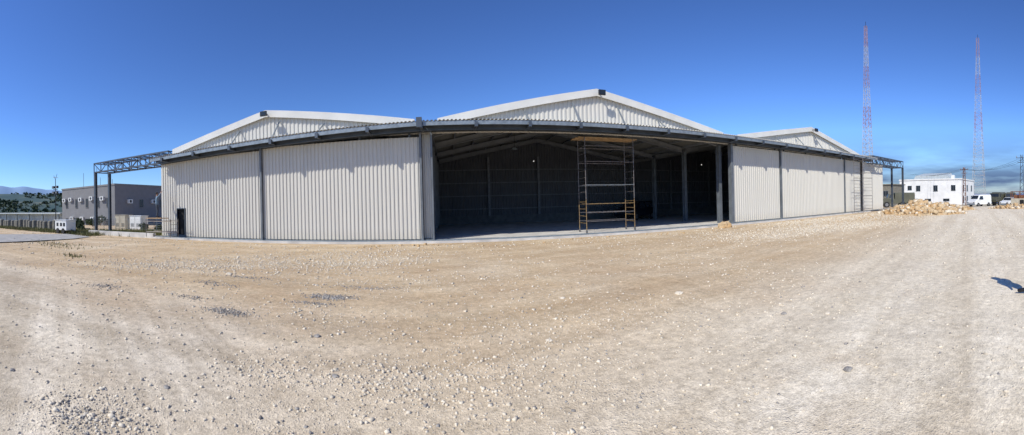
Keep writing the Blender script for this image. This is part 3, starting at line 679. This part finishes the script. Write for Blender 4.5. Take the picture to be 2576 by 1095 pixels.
for q in (-.45,.45): MB().cyl((tx+q,ty-.55,z+.24),(tx+q,ty-.42,z+.24),.24,16).obj('wheel','tyre',T)
MB().beam((tx+.9,ty,z+.35),(tx+1.6,ty,z+.3),.07).obj('tow_bar','steel',T)
T=thing('light_mast','slim portable floodlight mast with cluster of lamps','lamp post',(-29.9,17.7,0))
tx,ty=-29.9,17.7; MB().cyl((tx,ty,-.1),(tx,ty,4.9),.05,8,.03).obj('mast','black',T)
for q,zz in ((-.3,4.1),(.3,4.1),(-.28,3.6),(.28,3.6)):
    o=MB().box(tx+q-.16,tx+q+.16,ty-.12,ty+.05,zz,zz+.22).obj('lamp_head','black',T); sub(MB().box(tx+q-.13,tx+q+.13,ty-.13,ty-.122,zz+.03,zz+.19),'lens','hub',o,T)
for zz in (4.0,3.5): MB().beam((tx-.35,ty,zz),(tx+.35,ty,zz),.05).obj('cross_arm','black',T)
MB().cyl((tx,ty,4.9),(tx+.3,ty,5.4),.02,6).cyl((tx,ty,4.9),(tx-.3,ty,5.3),.02,6).cyl((tx-.4,ty,5.15),(tx+.45,ty,5.05),.02,6).obj('antenna','black',T)
F=thing('wire_fence','sagging wire mesh fence on thin steel posts','fence',(-24,24,0))
fm=MB()
for k in range(8):
    x=-33+k*1.9; MB().cyl((x,24.2,-.2),(x,24.2,1.3),.03,6).obj('post','galv',F)
for q in range(7): fm.cyl((-33,24.2,.1+q*.18),(-19.6,24.2,.1+q*.18),.006,4)
for k in range(70): fm.cyl((-33+k*.19,24.2,.1),(-33+k*.19,24.2,1.2),.005,4)
fm.obj('wire_mesh','galv',F)
def blades(name,cxs,matl,h=(.12,.4)):
    mb=MB()
    for (x,y) in cxs:
        hh=random.uniform(*h); a=random.uniform(0,6.28); w=.02+hh*.03; lx,ly=random.uniform(-.4,.4)*hh,random.uniform(-.4,.4)*hh; z=gh(x,y)
        mb.add([(x-w*math.cos(a),y-w*math.sin(a),z-.02),(x+w*math.cos(a),y+w*math.sin(a),z-.02),(x+lx,y+ly,z+hh)],[(0,1,2)])
    o=mb.obj(name,matl); o["kind"]="stuff"; return o
gp=[]
for _ in range(12000):
    x=random.uniform(-48,-24.5); y=17.4+random.uniform(0,4.7)+max(0,(-30-x))*.02; gp.append((x,y))
for _ in range(3500): gp.append((random.gauss(-24,2.5),random.gauss(22.5,1.2)))
blades('grass',gp,'grassm')
gp=[]
for _ in range(260): gp.append((random.gauss(-19.5,1.6),random.gauss(11.6,.6)))
for _ in range(90): gp.append((random.gauss(-14,.4),random.gauss(9.2,.2)))
blades('weeds',gp,'grassm',h=(.05,.16))
def leafball(mb,cx,cy,cz,r,n,ls):
    for _ in range(n):
        d=Vector((random.gauss(0,1),random.gauss(0,1),random.gauss(0,1))).normalized()*r*random.uniform(.4,1)**.6
        d.z*=.75; k=0.75+.5*noise.noise(d*1.2/r+Vector((cx,cy,0))); p=Vector((cx,cy,cz))+d*k
        a=Vector((random.uniform(-1,1),random.uniform(-1,1),random.uniform(-1,1))).normalized(); b_=a.orthogonal().normalized()
        mb.add([p-a*ls,p+b_*ls*.6,p+a*ls,p-b_*ls*.6],[(0,1,2,3)])
def shrub(x,y,r,label='dusty green shrub growing beside the road'):
    e=thing('shrub',label,'shrub',(x,y,gh(x,y)))
    st=MB()
    for k in range(5): st.cyl((x,y,gh(x,y)-.05),(x+random.uniform(-.4,.4)*r,y+random.uniform(-.4,.4)*r,gh(x,y)+r*.9),.03,5,.01)
    st.obj('stem','wood',e); c=MB(); leafball(c,x,y,gh(x,y)+r*.7,r,600,.09); c.obj('crown','leaf',e)
for x,y,r in ((-33.8,22,.7),(-31.5,21.6,.5),(-38,23,.8),(-27,26,.6),(-25.5,26.5,.5),(-44,33.6,1.1),(-47,33.8,.9),(-41,30,.7),(-35.5,24,.8),(-36.8,25,.9)): shrub(x,y,r)
def tree(x,y,z,h,label='broad green tree with rounded crown'):
    e=thing('tree',label,'tree',(x,y,z)); t=MB(); t.cyl((x,y,z-1),(x,y,z+h*.5),h*.035,8,h*.02)
    c=MB()
    for k in range(8):
        a=k*.8; q=Vector((x+math.cos(a)*h*.25*random.uniform(.5,1.1),y+math.sin(a)*h*.25,z+h*random.uniform(.5,.85)))
        t.cyl((x,y,z+h*.35),q,h*.015,6,h*.006); leafball(c,q.x,q.y,q.z,h*.2,160,h*.035)
    t.obj('trunk','wood',e); c.obj('crown','leaf',e)
for x,y,h in ((-108,40,4.2),(-116,48,4.6),(-104,52,4.0),(-86,60,4.2),(-92,56,3.6),(-122,58,4.6),(-76,56,4.2),(-112,44,3.6),(-99,60,4.2)):
    tree(x,y,hillh(x,y,math.hypot(x,y),math.atan2(x,y)) if math.hypot(x,y)>128 else gh(x,y)-.6,h)
wd=MB()
for _ in range(2600):
    a=R(random.uniform(-74,-38)); r=150+520*random.random()**.8; x,y=r*math.sin(a),r*math.cos(a)
    if noise.noise(Vector((x*.012,y*.012,9)))<-.12: continue
    h=random.uniform(1.6,3.6); leafball(wd,x,y,hillh(x,y,r,a)+h*.4,h,16,h*.42)
o=wd.obj('distant_woodland','leaf'); o["kind"]="stuff"

# ------------------------------------------------------------------ radio towers
def tower(x,y,h,wb,wt,label,bands=9):
    z0=gh(x,y)-.5 if math.hypot(x,y)<126 else -2
    e=thing('radio_tower',label,'radio tower',(x,y,z0),'lattice radio towers behind the yard')
    ns=bands*5
    def cor(t,k):
        w=(wt+(wb-wt)*(1-t)**1.25)/2; s_=[(-1,-1),(1,-1),(1,1),(-1,1)][k]; return Vector((x+s_[0]*w,y+s_[1]*w,z0+h*t))
    for bnd in range(bands):
        m_=MB(); th=.09 if bnd<bands*.5 else .065
        for q in range(5):
            i=bnd*5+q; t0,t1=i/ns,(i+1)/ns
            for k in range(4):
                k2=(k+1)%4
                m_.beam(cor(t0,k),cor(t1,k),th); m_.beam(cor(t1,k),cor(t1,k2),th*.6)
                m_.beam(cor(t0,k),cor(t1,k2),th*.6) if i%2 else m_.beam(cor(t0,k2),cor(t1,k),th*.6)
        m_.obj('lattice_section','redp' if bnd in (4,6,8) else 'towerw',e)
    MB().cyl((x,y,z0+h),(x,y,z0+h+1.2),.06,6).obj('top_antenna','black',e)
tower(89.4,45.0,47.4,2.8,.6,'tall slender red and white lattice radio tower')
tower(128,22.6,56.5,4.4,.8,'tall red and white lattice radio tower behind white building')
def lat_pole(x,y,h,w,label,mt='rust'):
    e=thing('utility_pole',label,'pole',(x,y,gh(x,y))); z0=gh(x,y)-.2; m_=MB()
    for sx in (-1,1):
        for sy in (-1,1): m_.beam((x+sx*w/2,y+sy*w/2,z0),(x+sx*w/4,y+sy*w/4,z0+h),.06)
    n=int(h/.5)
    for k in range(n):
        q0=w/2*(1-.5*k/n); q1=w/2*(1-.5*(k+1)/n); za=z0+h*k/n; zb=z0+h*(k+1)/n; s=1 if k%2 else -1
        for sx in (-1,1): m_.beam((x+sx*q0,y-s*q0,za),(x+sx*q1,y+s*q1,zb),.04); m_.beam((x-s*q0,y+sx*q0,za),(x+s*q1,y+sx*q1,zb),.04)
    m_.obj('lattice_shaft',mt,e)
    MB().beam((x,y-.9,z0+h-.5),(x,y+.9,z0+h-.5),.09).obj('cross_arm',mt,e); MB().beam((x,y-.7,z0+h-1.2),(x,y+.7,z0+h-1.2),.08).obj('cross_arm',mt,e)
    for q in (-.8,0,.8): MB().cyl((x,y+q,z0+h-.45),(x,y+q,z0+h-.2),.05,8).obj('insulator','stone_g',e)
lat_pole(78,16.9,8.2,.7,'rusty lattice power pole with cross arms')
lat_pole(60,3.7,8.4,.7,'dark lattice power pole at the yard edge','steel')
C=thing('power_cable','thin sagging overhead power cables strung between lattice poles','cable',(78,16.9,7))
for dy in (-.8,0,.8):
    for (a,b_) in (((78,16.9+dy,7.1),(60,3.7+dy,7.2)),((60,3.7+dy,7.2),(50,-12,8)),((78,16.9+dy,7.1),(110,40+dy,8.0))):
        m_=MB(); a=Vector(a);b_=Vector(b_); pr=a
        for k in range(1,13):
            t=k/12; p=a.lerp(b_,t); p.z-=4*t*(1-t)*.9; m_.cyl(pr,p,.018,4); pr=p
        m_.obj('wire','cable',C)
K=thing('storage_container','rusty open-framed container stacked with scrap timber','container',(56,3.6,gh(56,4)))
kz=gh(56,4)
MB().box(55,57.4,2.6,5.0,kz,kz+1.3).obj('container_body','beige',K)
fr=MB()
for x in (55,57.4):
    for y in (2.6,3.8,5.0): fr.beam((x,y,kz+1.3),(x,y,kz+2.3),.09)
    fr.beam((x,2.6,kz+2.3),(x,5.0,kz+2.3),.09)
for y in (2.6,5.0): fr.beam((55,y,kz+2.3),(57.4,y,kz+2.3),.09)
fr.obj('frame','rust',K); MB().box(55.2,57.2,3.0,4.6,kz+1.302,kz+1.8).obj('scrap_stack','rust',K)
MB().box(54.95,54.99,3.1,3.7,kz+.05,kz+1.1).obj('door','dark',K)

# ------------------------------------------------------------------ light + sky
AZ,EL=R(52),R(42)
L_=bpy.data.lights.new("sun",'SUN'); L_.energy=4.8; L_.angle=R(0.5); L_.color=(1,.965,.88)
lo=bpy.data.objects.new("sun",L_); sc.collection.objects.link(lo); lo.location=(0,0,60)
v=Vector((math.sin(AZ)*math.cos(EL),math.cos(AZ)*math.cos(EL),-math.sin(EL))); lo.rotation_euler=v.to_track_quat('-Z','Y').to_euler()
w=bpy.data.worlds.new("World"); sc.world=w; w.use_nodes=True
nt=w.node_tree; N=nt.nodes; LK=nt.links
sky=N.new('ShaderNodeTexSky'); sky.sky_type='NISHITA'; sky.sun_disc=False
sky.sun_elevation=EL; sky.sun_rotation=R(232); sky.altitude=200; sky.dust_density=0.2; sky.ozone_density=3; sky.air_density=1.0
gm=N.new('ShaderNodeGamma'); gm.inputs[1].default_value=1.28
tn=N.new('ShaderNodeMixRGB'); tn.blend_type='MULTIPLY'; tn.inputs[0].default_value=1; tn.inputs[2].default_value=(.57,.72,1.0,1)
LK.new(sky.outputs[0],gm.inputs[0]); LK.new(gm.outputs[0],tn.inputs[1])
# thin low haze and cloud bank over the sea (real direction in the world, not the lens)
tc=N.new('ShaderNodeTexCoord'); mp=N.new('ShaderNodeMapping'); mp.inputs['Scale'].default_value=(3,3,18); LK.new(tc.outputs['Generated'],mp.inputs[0])
cn=N.new('ShaderNodeTexNoise'); cn.inputs['Scale'].default_value=1.3; cn.inputs['Detail'].default_value=6; LK.new(mp.outputs[0],cn.inputs['Vector'])
cr=N.new('ShaderNodeMapRange'); cr.inputs[1].default_value=.20; cr.inputs[2].default_value=.60; LK.new(cn.outputs['Fac'],cr.inputs[0])
sx=N.new('ShaderNodeSeparateXYZ'); LK.new(tc.outputs['Generated'],sx.inputs[0])
ez=N.new('ShaderNodeMapRange'); ez.inputs[1].default_value=.17; ez.inputs[2].default_value=.03; LK.new(sx.outputs['Z'],ez.inputs[0])
ax=N.new('ShaderNodeMapRange'); ax.inputs[1].default_value=.5; ax.inputs[2].default_value=.9; LK.new(sx.outputs['X'],ax.inputs[0])
m1=N.new('ShaderNodeMath'); m1.operation='MULTIPLY'; LK.new(cr.outputs[0],m1.inputs[0]); LK.new(ez.outputs[0],m1.inputs[1])
m2=N.new('ShaderNodeMath'); m2.operation='MULTIPLY'; LK.new(m1.outputs[0],m2.inputs[0]); LK.new(ax.outputs[0],m2.inputs[1])
cm=N.new('ShaderNodeMixRGB'); LK.new(m2.outputs[0],cm.inputs[0]); LK.new(tn.outputs[0],cm.inputs[1]); cm.inputs[2].default_value=(.75,1.25,2.9,1)
LK.new(cm.outputs[0],N['Background'].inputs[0]); N['Background'].inputs[1].default_value=0.1

# ------------------------------------------------------------------ camera (the photograph is a stitched cylindrical panorama)
cd=bpy.data.cameras.new("camera"); cam=bpy.data.objects.new("camera",cd); sc.collection.objects.link(cam); sc.camera=cam
cd.type='PANO'; cd.clip_start=0.05; cd.clip_end=60000
cd.panorama_type='CENTRAL_CYLINDRICAL'
cd.central_cylindrical_radius=1.0
cd.central_cylindrical_range_u_min=R(-77.28); cd.central_cylindrical_range_u_max=R(77.28)
cd.central_cylindrical_range_v_min=-0.6126; cd.central_cylindrical_range_v_max=0.534
yaw=R(9.5); roll=R(1.5)
Rm=Matrix.Rotation(-yaw,4,'Z')@Matrix.Rotation(R(90),4,'X')@Matrix.Rotation(-roll,4,'Z')
cam.matrix_world=Matrix.Translation((0,0,1.95))@Rm
